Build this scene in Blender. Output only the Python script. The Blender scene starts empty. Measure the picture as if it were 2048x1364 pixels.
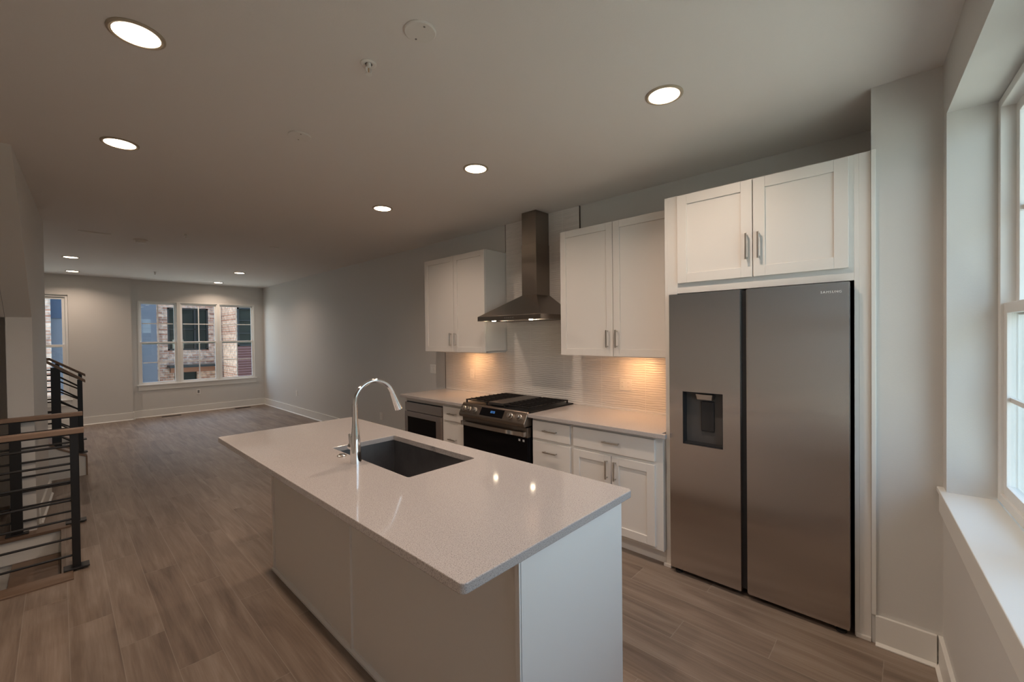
import bpy, bmesh, math, random
from mathutils import Vector, Matrix
random.seed(7)
sc = bpy.context.scene
C = sc.collection

# ------------------------------------------------------------------ camera
def set_camera():
    y, pi, r = math.radians(-46.742587), math.radians(-0.688436), math.radians(-0.676884)
    f = Vector((-math.sin(y)*math.cos(pi), math.cos(y)*math.cos(pi), math.sin(pi)))
    r0 = Vector((math.cos(y), math.sin(y), 0)); u0 = r0.cross(f)
    R = r0*math.cos(r) + u0*math.sin(r); U = u0*math.cos(r) - r0*math.sin(r)
    cd = bpy.data.cameras.new('camera'); cam = bpy.data.objects.new('camera', cd); C.objects.link(cam)
    M = Matrix((R, U, -f)).transposed().to_4x4(); M.translation = (-3.32147, 0.09925, 1.54487)
    cam.matrix_world = M
    cd.sensor_width = 36; cd.lens = 852.907/2048*36; cd.clip_start = .02; cd.clip_end = 300
    sc.camera = cam
set_camera()

# ------------------------------------------------------------------ world, sun, exposure
SKY = 4.4
def set_world():
    w = bpy.data.worlds.new('sky'); sc.world = w; w.use_nodes = True
    nt = w.node_tree; nt.nodes.clear()
    o = nt.nodes.new('ShaderNodeOutputWorld'); b = nt.nodes.new('ShaderNodeBackground')
    tc = nt.nodes.new('ShaderNodeTexCoord'); sx = nt.nodes.new('ShaderNodeSeparateXYZ')
    cr = nt.nodes.new('ShaderNodeValToRGB')
    cr.color_ramp.elements[0].position = 0.0; cr.color_ramp.elements[0].color = (.74, .90, 1.0, 1)
    cr.color_ramp.elements[1].position = .8; cr.color_ramp.elements[1].color = (.42, .64, 1.0, 1)
    nt.links.new(tc.outputs['Generated'], sx.inputs[0]); nt.links.new(sx.outputs['Z'], cr.inputs[0])
    nt.links.new(cr.outputs[0], b.inputs['Color']); b.inputs['Strength'].default_value = SKY
    nt.links.new(b.outputs[0], o.inputs[0])
set_world()
sd = bpy.data.lights.new('sun', 'SUN'); sun = bpy.data.objects.new('sun', sd); C.objects.link(sun)
sd.energy = 16.0; sd.angle = .01; sd.color = (1, .93, .82)
sun.rotation_euler = Vector((.15, -.05, -1.0)).to_track_quat('-Z', 'Y').to_euler()

def portal(name, loc, rot, sx_, sy_):
    l = bpy.data.lights.new(name, 'AREA'); l.shape = 'RECTANGLE'; l.size = sx_; l.size_y = sy_
    l.cycles.is_portal = True
    o = bpy.data.objects.new(name, l); C.objects.link(o); o.location = loc; o.rotation_euler = rot
vs = sc.view_settings
vs.view_transform = 'Standard'; vs.look = 'None'; vs.exposure = 0.0; vs.gamma = 1.0; vs.use_curve_mapping = False
sc.cycles.max_bounces = 10; sc.cycles.diffuse_bounces = 6; sc.cycles.transparent_max_bounces = 16
sc.cycles.glossy_bounces = 5; sc.cycles.caustics_reflective = False; sc.cycles.sample_clamp_indirect = 10

H = 2.74
LF = 11.28           # far wall
TL = math.radians(4.5)   # the near window wall is a touch out of square
CW = Vector((-.57, 0, 0))
def nw(a, b, z):      # near wall frame: a = distance from the corner along the wall, b = into the room
    return (CW.x - a*math.cos(TL) - b*math.sin(TL)*1.0, CW.y - a*math.sin(TL) + b*math.cos(TL), z)
nwq = math.atan2(math.sin(TL), math.cos(TL))
p_ = nw(1.15, -.13, 1.66)
portal('daylight_portal', p_, (math.radians(90), 0, TL), 2.1, 1.66)
portal('daylight_portal', (-1.22, LF+.06, 1.49), (math.radians(-90), 0, 0), 2.1, 1.72)

# ------------------------------------------------------------------ materials
MATS = {}
def mat(name, col, rough=.5, metal=0., spec=.5, bump=None, emit=None, coat=0., aniso=0., noise=None):
    m = bpy.data.materials.new(name); m.use_nodes = True; nt = m.node_tree
    b = nt.nodes['Principled BSDF']
    b.inputs['Base Color'].default_value = (*col, 1); b.inputs['Roughness'].default_value = rough
    b.inputs['Metallic'].default_value = metal; b.inputs['Specular IOR Level'].default_value = spec
    b.inputs['Coat Weight'].default_value = coat
    b.inputs['Anisotropic'].default_value = aniso
    tc = nt.nodes.new('ShaderNodeTexCoord')
    if noise:   # (scale, amount, stretch vector)
        mp = nt.nodes.new('ShaderNodeMapping'); mp.inputs['Scale'].default_value = noise[2]
        n = nt.nodes.new('ShaderNodeTexNoise'); n.inputs['Scale'].default_value = noise[0]; n.inputs['Detail'].default_value = 4
        mx = nt.nodes.new('ShaderNodeMix'); mx.data_type = 'RGBA'
        a = noise[1]
        mx.inputs['A'].default_value = (*[max(0, c*(1-a)) for c in col], 1); mx.inputs['B'].default_value = (*[min(1, c*(1+a)) for c in col], 1)
        nt.links.new(tc.outputs['Object'], mp.inputs[0]); nt.links.new(mp.outputs[0], n.inputs['Vector'])
        nt.links.new(n.outputs[0], mx.inputs['Factor']); nt.links.new(mx.outputs['Result'], b.inputs['Base Color'])
    if bump:    # (scale, distance, stretch)
        mp = nt.nodes.new('ShaderNodeMapping'); mp.inputs['Scale'].default_value = bump[2]
        n = nt.nodes.new('ShaderNodeTexNoise'); n.inputs['Scale'].default_value = bump[0]; n.inputs['Detail'].default_value = 3
        bp = nt.nodes.new('ShaderNodeBump'); bp.inputs['Distance'].default_value = bump[1]; bp.inputs['Strength'].default_value = .6
        nt.links.new(tc.outputs['Object'], mp.inputs[0]); nt.links.new(mp.outputs[0], n.inputs['Vector'])
        nt.links.new(n.outputs[0], bp.inputs['Height']); nt.links.new(bp.outputs[0], b.inputs['Normal'])
    if emit:
        b.inputs['Emission Color'].default_value = (*emit[0], 1); b.inputs['Emission Strength'].default_value = emit[1]
    MATS[name] = m
    return m
U1 = (1, 1, 1)
mat('wall_paint', (.66, .655, .635), .55, bump=(180, .0006, U1))
mat('ceiling_paint', (.76, .74, .72), .7, bump=(150, .0006, U1))
mat('trim_paint', (.80, .80, .77), .35)
mat('cabinet_paint', (.78, .755, .72), .38)
mat('island_paint', (.88, .86, .83), .4)
mat('vinyl', (.84, .84, .82), .35)
mat('nickel', (.55, .52, .48), .3, 1.)
mat('chrome', (.86, .87, .88), .06, 1.)
mat('steel', (.55, .50, .47), .26, 1., aniso=.97)
nt_ = MATS['steel'].node_tree; tg_ = nt_.nodes.new('ShaderNodeTangent'); tg_.direction_type = 'RADIAL'; tg_.axis = 'Z'
nt_.links.new(tg_.outputs[0], nt_.nodes['Principled BSDF'].inputs['Tangent'])
nt_.nodes['Principled BSDF'].inputs['Anisotropic Rotation'].default_value = 0.0
mat('steel_hood', (.27, .235, .205), .32, 1., bump=(60, .0002, (40, 40, 1)))
mat('sink_steel', (.30, .29, .29), .38, 1., noise=(12, .25, (1, 1, 1)))
mat('black_enamel', (.010, .010, .011), .4, spec=.25)
mat('cast_iron', (.012, .011, .011), .7, spec=.25)
mat('black_glass', (.006, .006, .007), .12, spec=.12)
mat('black_plastic', (.022, .022, .024), .35)
mat('dark_grey_plastic', (.085, .08, .078), .35)
mat('rubber', (.02, .02, .02), .7)
mat('black_metal', (.012, .012, .013), .45)
mat('oak_rail', (.27, .18, .125), .45, noise=(14, .25, (1, 12, 12)))
mat('oak_tread', (.19, .125, .085), .45, noise=(10, .3, (1, 12, 12)))
mat('white_plastic', (.80, .79, .76), .35)
mat('grey_screw', (.25, .24, .23), .4, .6)
mat('dark_trim', (.06, .045, .035), .4, .5)
mat('ceiling_plate', (.74, .72, .69), .5)
mat('lamp_trim', (.42, .36, .28), .5)
mat('lamp', (1, 1, 1), .5, emit=((1, .78, .56), 14.))
mat('hood_lamp', (1, 1, 1), .5, emit=((1, .82, .58), 32.))
mat('griddle', (.035, .032, .03), .5)
mat('under_lamp', (1, 1, 1), .5, emit=((1, .50, .21), 230.))
mat('led_blue', (.02, .05, .1), .4, emit=((.1, .35, .9), 1.0))
mat('lettering', (.85, .85, .84), .4)
mat('sticker', (.6, .6, .58), .5)
mat('knob_steel', (.50, .47, .44), .28, 1.)
mat('brass', (.6, .42, .22), .3, 1.)
mat('vent_metal', (.04, .03, .024), .5, .3)
# outside
mat('grey_panel', (.115, .125, .155), .7)
mat('navy_panel', (.035, .055, .10), .6)
mat('maroon_siding', (.125, .045, .038), .6)
mat('black_frame', (.012, .014, .016), .4)
mat('dark_glass', (.018, .022, .018), .12, spec=.25)
mat('wood_trim', (.33, .15, .09), .6)
mat('street', (.26, .26, .24), .9, noise=(1.2, .3, U1))
mat('pale_siding', (.115, .13, .115), .7)
mat('deck_board', (.50, .50, .44), .8, noise=(3, .12, (1, 14, 1)))
mat('paving', (.52, .525, .45), .9, noise=(.8, .15, U1))
mat('leaf', (.05, .12, .03), .7, noise=(6, .5, U1))
mat('concrete', (.45, .44, .42), .9)
mat('beige_blind', (.30, .29, .22), .7)

def glass_mat():
    m = bpy.data.materials.new('window_glass'); m.use_nodes = True; nt = m.node_tree; nt.nodes.clear()
    o = nt.nodes.new('ShaderNodeOutputMaterial'); t = nt.nodes.new('ShaderNodeBsdfTransparent'); g = nt.nodes.new('ShaderNodeBsdfGlossy')
    t.inputs[0].default_value = (.90, .93, .92, 1); g.inputs['Roughness'].default_value = .01
    fr = nt.nodes.new('ShaderNodeFresnel'); 
    ge = nt.nodes.new('ShaderNodeNewGeometry'); io = nt.nodes.new('ShaderNodeMapRange')   # same index seen from either face
    io.inputs['To Min'].default_value = 1.35; io.inputs['To Max'].default_value = 1/1.35
    nt.links.new(ge.outputs['Backfacing'], io.inputs['Value']); nt.links.new(io.outputs[0], fr.inputs[0])
    mx = nt.nodes.new('ShaderNodeMixShader')
    nt.links.new(fr.outputs[0], mx.inputs[0]); nt.links.new(t.outputs[0], mx.inputs[1]); nt.links.new(g.outputs[0], mx.inputs[2]); nt.links.new(mx.outputs[0], o.inputs[0])
    MATS['window_glass'] = m
glass_mat()

def math_node(nt, op, a, b=None):
    n = nt.nodes.new('ShaderNodeMath'); n.operation = op
    for i, v in enumerate((a, b)):
        if v is None: continue
        if isinstance(v, (int, float)): n.inputs[i].default_value = v
        else: nt.links.new(v, n.inputs[i])
    return n.outputs[0]

def floor_mat():
    m = bpy.data.materials.new('wood_look_plank'); m.use_nodes = True; nt = m.node_tree; b = nt.nodes['Principled BSDF']
    tc = nt.nodes.new('ShaderNodeTexCoord'); s = nt.nodes.new('ShaderNodeSeparateXYZ'); nt.links.new(tc.outputs['Object'], s.inputs[0])
    W, L = .1745, 1.2
    M = lambda op, a, b_=None: math_node(nt, op, a, b_)
    u = M('DIVIDE', M('ADD', s.outputs['X'], 3.31), W)
    row = M('FLOOR', u)
    v = M('DIVIDE', M('ADD', M('SUBTRACT', s.outputs['Y'], 3.4), M('MULTIPLY', row, .4)), L)
    idn = M('FLOOR', v)
    fu = M('FRACT', u); fv = M('FRACT', v)
    du = M('MULTIPLY', M('MINIMUM', fu, M('SUBTRACT', 1, fu)), W)
    dv = M('MULTIPLY', M('MINIMUM', fv, M('SUBTRACT', 1, fv)), L)
    d = M('MINIMUM', du, dv)
    grout = M('LESS_THAN', d, .0016)
    cx = nt.nodes.new('ShaderNodeCombineXYZ'); nt.links.new(row, cx.inputs[0]); nt.links.new(idn, cx.inputs[1])
    wn = nt.nodes.new('ShaderNodeTexWhiteNoise'); wn.noise_dimensions = '2D'; nt.links.new(cx.outputs[0], wn.inputs['Vector'])
    off = M('MULTIPLY', wn.outputs['Value'], 37.)
    cv = nt.nodes.new('ShaderNodeCombineXYZ')
    nt.links.new(M('ADD', s.outputs['X'], off), cv.inputs[0]); nt.links.new(M('ADD', s.outputs['Y'], off), cv.inputs[1]); nt.links.new(off, cv.inputs[2])
    def noise(sv, scale, detail, dist):
        mp = nt.nodes.new('ShaderNodeMapping'); mp.inputs['Scale'].default_value = sv
        n = nt.nodes.new('ShaderNodeTexNoise'); n.inputs['Scale'].default_value = scale; n.inputs['Detail'].default_value = detail; n.inputs['Distortion'].default_value = dist
        nt.links.new(cv.outputs[0], mp.inputs[0]); nt.links.new(mp.outputs[0], n.inputs['Vector']); return n.outputs[0]
    g1 = noise((9, .9, 1), 1.6, 5, .8); g2 = noise((60, 2.2, 1), 2., 4, .3); g3 = noise((2.2, .6, 1), 1.3, 2, .4)
    fac = M('ADD', M('ADD', M('MULTIPLY', g1, .55), M('MULTIPLY', g2, .22)), M('ADD', M('MULTIPLY', g3, .25), M('MULTIPLY', M('SUBTRACT', wn.outputs['Value'], .5), .07)))
    cr = nt.nodes.new('ShaderNodeValToRGB'); e = cr.color_ramp.elements
    e[0].position = .30; e[0].color = (.120, .086, .066, 1); e[1].position = .73; e[1].color = (.35, .285, .235, 1)
    k = e.new(.52); k.color = (.235, .180, .141, 1)
    nt.links.new(fac, cr.inputs[0])
    mx = nt.nodes.new('ShaderNodeMix'); mx.data_type = 'RGBA'; nt.links.new(M('MULTIPLY', grout, .55), mx.inputs['Factor'])
    nt.links.new(cr.outputs[0], mx.inputs['A']); mx.inputs['B'].default_value = (.36, .31, .26, 1)
    nt.links.new(mx.outputs['Result'], b.inputs['Base Color'])
    b.inputs['Roughness'].default_value = .42; b.inputs['Specular IOR Level'].default_value = .45
    bp = nt.nodes.new('ShaderNodeBump'); bp.inputs['Distance'].default_value = .001; bp.inputs['Strength'].default_value = .5
    nt.links.new(M('SUBTRACT', M('MULTIPLY', g2, .5), grout), bp.inputs['Height']); nt.links.new(bp.outputs[0], b.inputs['Normal'])
    MATS['floor'] = m
floor_mat()

def quartz_mat():
    m = mat('quartz', (.70, .66, .625), .07); nt = m.node_tree; b = nt.nodes['Principled BSDF']
    tc = nt.nodes.new('ShaderNodeTexCoord')
    n = nt.nodes.new('ShaderNodeTexNoise'); n.inputs['Scale'].default_value = 330; n.inputs['Detail'].default_value = 2
    nt.links.new(tc.outputs['Object'], n.inputs['Vector'])
    cr = nt.nodes.new('ShaderNodeValToRGB'); e = cr.color_ramp.elements
    e[0].position = .32; e[0].color = (.26, .24, .235, 1); e[1].position = .70; e[1].color = (.58, .545, .535, 1)
    k = e.new(.44); k.color = (.465, .435, .425, 1)
    nt.links.new(n.outputs[0], cr.inputs[0]); nt.links.new(cr.outputs[0], b.inputs['Base Color'])
quartz_mat()

def tile_mat():
    m = mat('wave_tile', (.80, .78, .75), .25); nt = m.node_tree; b = nt.nodes['Principled BSDF']
    tc = nt.nodes.new('ShaderNodeTexCoord'); s = nt.nodes.new('ShaderNodeSeparateXYZ'); nt.links.new(tc.outputs['Object'], s.inputs[0])
    M = lambda op, a, b_=None: math_node(nt, op, a, b_)
    # tall wave ridges running along the wall
    nz = nt.nodes.new('ShaderNodeTexNoise'); nz.inputs['Scale'].default_value = 1.0; nz.inputs['Detail'].default_value = 1
    mp = nt.nodes.new('ShaderNodeMapping'); mp.inputs['Scale'].default_value = (1, 8.5, 30)
    nt.links.new(tc.outputs['Object'], mp.inputs[0]); nt.links.new(mp.outputs[0], nz.inputs['Vector'])
    ph = M('MULTIPLY', nz.outputs[0], 7.)
    wave = M('SINE', M('ADD', M('MULTIPLY', s.outputs['Z'], 330.), ph))
    fu = M('FRACT', M('DIVIDE', M('SUBTRACT', 4.297, s.outputs['Y']), .4145)); fv = M('FRACT', M('DIVIDE', M('SUBTRACT', s.outputs['Z'], 1.36-.93), .31))
    du = M('MULTIPLY', M('MINIMUM', fu, M('SUBTRACT', 1, fu)), .4145); dv = M('MULTIPLY', M('MINIMUM', fv, M('SUBTRACT', 1, fv)), .31)
    gr = M('LESS_THAN', M('MINIMUM', du, dv), .0022)
    hgt = M('MULTIPLY', wave, M('SUBTRACT', 1, gr))
    bp = nt.nodes.new('ShaderNodeBump'); bp.inputs['Distance'].default_value = .0011; bp.inputs['Strength'].default_value = .8
    nt.links.new(hgt, bp.inputs['Height']); nt.links.new(bp.outputs[0], b.inputs['Normal'])
    mx = nt.nodes.new('ShaderNodeMix'); mx.data_type = 'RGBA'; nt.links.new(gr, mx.inputs['Factor'])
    mx.inputs['A'].default_value = (.76, .74, .71, 1); mx.inputs['B'].default_value = (.84, .82, .79, 1)
    nt.links.new(mx.outputs['Result'], b.inputs['Base Color'])
tile_mat()

def brick_mat():
    m = mat('brick', (.4, .3, .25), .85); nt = m.node_tree; b = nt.nodes['Principled BSDF']
    tc = nt.nodes.new('ShaderNodeTexCoord'); mp = nt.nodes.new('ShaderNodeMapping'); mp.inputs['Rotation'].default_value = (math.radians(90), 0, 0)
    br = nt.nodes.new('ShaderNodeTexBrick'); br.inputs['Scale'].default_value = 1.0
    br.inputs['Brick Width'].default_value = .34; br.inputs['Row Height'].default_value = .105; br.inputs['Mortar Size'].default_value = .012
    br.inputs['Color1'].default_value = (.38, .185, .130, 1); br.inputs['Color2'].default_value = (.66, .48, .38, 1); br.inputs['Mortar'].default_value = (.52, .48, .44, 1)
    n = nt.nodes.new('ShaderNodeTexNoise'); n.inputs['Scale'].default_value = 7; n.inputs['Detail'].default_value = 4
    mx = nt.nodes.new('ShaderNodeMix'); mx.data_type = 'RGBA'; mx.blend_type = 'MULTIPLY'; mx.inputs['Factor'].default_value = .8
    cr = nt.nodes.new('ShaderNodeValToRGB'); cr.color_ramp.elements[0].position = .3; cr.color_ramp.elements[0].color = (.38, .35, .35, 1); cr.color_ramp.elements[1].position = .65; cr.color_ramp.elements[1].color = (1.25, 1.2, 1.15, 1)
    nt.links.new(tc.outputs['Object'], mp.inputs[0]); nt.links.new(mp.outputs[0], br.inputs['Vector']); nt.links.new(tc.outputs['Object'], n.inputs['Vector'])
    nt.links.new(n.outputs[0], cr.inputs[0]); nt.links.new(br.outputs[0], mx.inputs['A']); nt.links.new(cr.outputs[0], mx.inputs['B'])
    nt.links.new(mx.outputs['Result'], b.inputs['Base Color'])
brick_mat()

# ------------------------------------------------------------------ mesh helpers
def wloc(o):
    v = Vector((0, 0, 0))
    while o: v += Vector(o.location); o = o.parent
    return v

class MB:
    def __init__(s): s.bm = bmesh.new()
    def quadbox(s, lo, hi):       # lo, hi: 4 points each, same winding
        v = [s.bm.verts.new(p) for p in lo] + [s.bm.verts.new(p) for p in hi]
        n = len(lo)
        s.bm.faces.new(v[:n][::-1]); s.bm.faces.new(v[n:])
        for i in range(n): s.bm.faces.new((v[i], v[(i+1) % n], v[n+(i+1) % n], v[n+i]))
        return s
    def box(s, x0, x1, y0, y1, z0, z1, tf=None):
        x0, x1 = sorted((x0, x1)); y0, y1 = sorted((y0, y1)); z0, z1 = sorted((z0, z1))
        q = [(x0, y0), (x1, y0), (x1, y1), (x0, y1)]
        lo = [(x, y, z0) for x, y in q]; hi = [(x, y, z1) for x, y in q]
        if tf: lo = [tf(*p) for p in lo]; hi = [tf(*p) for p in hi]
        return s.quadbox(lo, hi)
    def prism(s, pts, d):         # pts: planar polygon (3-D), d: extrusion vector
        d = Vector(d); return s.quadbox([Vector(p) for p in pts], [Vector(p)+d for p in pts])
    def tube(s, path, r, seg=12, caps=True, rs=None):
        path = [Vector(p) for p in path]; rings = []
        up = Vector((0, 0, 1))
        t0 = (path[1]-path[0]).normalized()
        n = t0.cross(up)
        if n.length < .05: n = t0.cross(Vector((0, 1, 0)))
        n.normalize()
        for i, p in enumerate(path):
            t = (path[min(i+1, len(path)-1)] - path[max(i-1, 0)]).normalized()
            n = (n - t*n.dot(t)).normalized(); bb = t.cross(n)
            rr = rs[i] if rs else r
            rings.append([s.bm.verts.new(p + (n*math.cos(a)+bb*math.sin(a))*rr) for a in [2*math.pi*k/seg for k in range(seg)]])
        for a, b in zip(rings, rings[1:]):
            for k in range(seg): s.bm.faces.new((a[k], a[(k+1) % seg], b[(k+1) % seg], b[k]))
        if caps: s.bm.faces.new(rings[0][::-1]); s.bm.faces.new(rings[-1])
        return s
    def lathe(s, c, prof, seg=32, axis='z', arc=None):   # prof: (r, h) along the axis
        c = Vector(c); rings = []
        ax = {'z': (Vector((1, 0, 0)), Vector((0, 1, 0)), Vector((0, 0, 1))), 'x': (Vector((0, 1, 0)), Vector((0, 0, 1)), Vector((1, 0, 0))), 'y': (Vector((0, 0, 1)), Vector((1, 0, 0)), Vector((0, 1, 0)))}[axis] if isinstance(axis, str) else axis
        for r, h in prof:
            rings.append([s.bm.verts.new(c + ax[2]*h + (ax[0]*math.cos(a)+ax[1]*math.sin(a))*max(r, 1e-5)) for a in [2*math.pi*k/seg for k in range(seg)]])
        for a, b in zip(rings, rings[1:]):
            for k in range(seg): s.bm.faces.new((a[k], a[(k+1) % seg], b[(k+1) % seg], b[k]))
        s.bm.faces.new(rings[0][::-1]); s.bm.faces.new(rings[-1])
        return s
    def build(s, name, m, parent=None, bevel=0., smooth=False, **props):
        off = wloc(parent) if parent else Vector((0, 0, 0))
        if off.length: bmesh.ops.translate(s.bm, verts=s.bm.verts, vec=-off)
        bmesh.ops.recalc_face_normals(s.bm, faces=s.bm.faces)
        me = bpy.data.meshes.new(name)
        s.bm.to_mesh(me); s.bm.free()
        me.materials.append(MATS[m] if isinstance(m, str) else m)
        o = bpy.data.objects.new(name, me); C.objects.link(o)
        if parent: o.parent = parent
        if smooth:
            for p in me.polygons: p.use_smooth = True
            try: me.set_sharp_from_angle(angle=math.radians(35))
            except Exception: pass
        if bevel:
            bv = o.modifiers.new('bevel', 'BEVEL'); bv.width = bevel; bv.segments = 2; bv.limit_method = 'ANGLE'; bv.angle_limit = math.radians(40)
        for k, v in props.items(): o[k] = v
        return o
def shift_origin(o, loc):        # put a single-mesh thing's origin at its base
    loc = Vector(loc); o.data.transform(Matrix.Translation(-loc)); o.location = loc; return o
def empty(name, loc, label, cat, group=None):
    o = bpy.data.objects.new(name, None); C.objects.link(o); o.location = loc; o.empty_display_size = .1
    o['label'] = label; o['category'] = cat
    if group: o['group'] = group
    return o
def dup(root, loc, label):
    r = root.copy(); C.objects.link(r); r.location = loc; r['label'] = label
    for ch in list(root.children):
        c = ch.copy(); C.objects.link(c); c.parent = r
        for g in ch.children:
            d = g.copy(); C.objects.link(d); d.parent = c
    return r
def S(name, mb, m, parent=None, **k):
    o = mb.build(name, m, parent, **k)
    if not parent: o['kind'] = 'structure'
    return o

# ------------------------------------------------------------------ room shell
XL = -4.75
HX = -3.335     # stair opening's right edge
f = MB()
f.box(HX, .1, -1.2, LF+.1, -.12, 0)
f.box(XL, HX, -1.2, 4.19, -.12, 0); f.box(XL, HX, 5.24, LF+.1, -.12, 0)
S('floor', f, 'floor')
S('ceiling', MB().box(XL-.1, .1, -1.2, LF+.3, H, H+.12), 'ceiling_paint')
S('wall_right', MB().box(0, .12, -.4, LF+.3, -.12, H+.05), 'wall_paint')
# boxed-out wall beside the fridge
S('wall_corner', MB().box(-.57, 0, -.10, .25, 0, H), 'wall_paint')
# near window wall, one wide opening a .09 to 2.19 and z .84 to 2.485
WZ0, WZ1, WA0, WA1 = .835, 2.49, .09, 2.19
w = MB()
for a0, a1, z0, z1 in ((-.4, WA0, -.1, H+.02), (WA1, 4.3, -.1, H+.02), (WA0, WA1, -.1, WZ0-.022), (WA0, WA1, WZ1, H+.02)):
    w.box(a0, a1, -.24, 0, z0, z1, tf=nw)
S('wall_front', w, 'wall_paint')
# far wall: a jog at x -2.35
JX = -2.35
BX0, BX1, BZ0, BZ1 = -2.236, -.195, .655, 2.325      # triple window opening
w = MB()
for x0, x1, z0, z1 in ((JX-.1, BX0, -.1, H+.02), (BX1, .05, -.1, H+.02), (BX0, BX1, -.1, BZ0-.022), (BX0, BX1, BZ1, H+.02)):
    w.box(x0, x1, LF, LF+.2, z0, z1)
S('wall_back', w, 'wall_paint')
SX0, SX1, SZ0, SZ1 = -4.08, -3.20, .50, 2.375
YJ = 11.16
w = MB()
for x0, x1, z0, z1 in ((XL-.1, SX0, -.1, H+.02), (SX1, JX, -.1, H+.02), (SX0, SX1, -.1, SZ0-.022), (SX0, SX1, SZ1, H+.02)):
    w.box(x0, x1, YJ, LF+.2, z0, z1)
S('wall_back', w, 'wall_paint')
S('wall_left', MB().box(XL-.12, XL, -1.2, LF+.3, -2.9, H+.02), 'wall_paint')
# wall beside the stairs, its near end cut on a slope under the upper flight
A = [(-3.50, 4.07, H+.01), (-3.468, 5.30, 1.74), (-3.468, 5.30, -1.0), (-3.41, 6.46, -1.0), (-3.41, 6.46, H+.01)]
S('wall_stairs', MB().prism(A, (-.14, 0, 0)), 'wall_paint')
# sloped underside of the upper flight
S('wall_soffit', MB().prism([(-3.64, 4.07, H+.01), (-3.61, 5.30, 1.74), (-3.61, 5.42, 1.74), (-3.64, 4.22, H+.01)], (-1.2, 0, 0)), 'wall_paint')
S('wall_stair_back', MB().box(XL, -3.61, 6.3, 6.42, -1.0, H), 'wall_paint')
S('wall_stairwell', MB().box(XL, HX+.12, 4.10, 4.19, -2.9, -.12).box(XL, HX+.12, 5.24, 5.33, -2.9, -.12).box(HX, HX+.12, 4.10, 5.33, -2.9, -.12).box(XL, HX+.1, 4.1, 5.33, -2.95, -2.85), 'trim_paint')
S('trim_1', MB().box(XL, HX-.002, 5.215, 5.239, -.19, -.012), 'trim_paint')
# white half wall post at the stairs
o = MB().box(-3.600, -3.474, 5.345, 5.47, 0, 1.727).build('stair_half_wall', 'trim_paint', bevel=.003)
shift_origin(o, (-3.537, 5.4, 0)); o['label'] = 'tall narrow white boxed half wall standing behind the far stair guard, left edge of the picture'; o['category'] = 'half wall'

# baseboards
BH, BT = .145, .016
def board(name, pts):       # pts: footprint line (x,y) pairs with outward normal thickness
    mb = MB()
    for (a, b, n) in pts:
        a = Vector((*a, 0)); b = Vector((*b, 0)); n = Vector((*n, 0))
        d = (b-a)
        e = Vector((0, 0, BH))
        mb.quadbox([a, b, b+n*BT, a+n*BT], [p+e for p in (a, b, b+n*BT, a+n*BT)])
        mb.quadbox([a+n*BT, b+n*BT, b+n*(BT+.013), a+n*(BT+.013)], [p+Vector((0, 0, .018)) for p in (a+n*BT, b+n*BT)] + [p+Vector((0, 0, .006)) for p in (b+n*(BT+.013), a+n*(BT+.013))])
    return S(name, mb, 'trim_paint', bevel=.0015)
board('baseboard_right', [((0, 4.40), (0, LF), (-1, 0))])
board('baseboard_back', [((-2.35, LF), (-.001, LF), (0, -1))])
board('baseboard_back', [((XL, YJ), (-2.35, YJ), (0, -1)), ((-2.35, YJ-.03), (-2.35, LF), (1, 0))])
board('baseboard_corner', [((-.57, .02), (-.57, .235), (-1, 0))])
nrm = (-math.sin(TL), math.cos(TL))
p0, p1 = nw(.0, 0, 0), nw(4.2, 0, 0)
board('baseboard_front', [((p0[0], p0[1]), (p1[0], p1[1]), nrm)])
board('baseboard_stairs', [((-3.464, 5.48), (-3.41, 6.46), (1, 0)), ((-3.55, 6.46), (-3.40, 6.46), (0, 1))])
# narrow trim strip on the boxed wall by the fridge panel
S('trim_2', MB().box(-.582, -.57, .232, .25, BH, 2.435), 'trim_paint', bevel=.002)
# wooden floor edging at the stair opening
o = MB().box(XL+.01, HX+.055, 4.06, 4.20, -.012, .012).build('stair_edging', 'oak_tread', bevel=.004)
o['label'] = 'wooden edging strip on the floor under the near stair guard'; o['category'] = 'edging'
o = MB().box(XL+.01, HX+.055, 5.20, 5.34, -.012, .012).build('stair_edging', 'oak_tread', bevel=.004)
o['label'] = 'wooden edging strip on the floor under the far stair guard'; o['category'] = 'edging'

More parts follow.
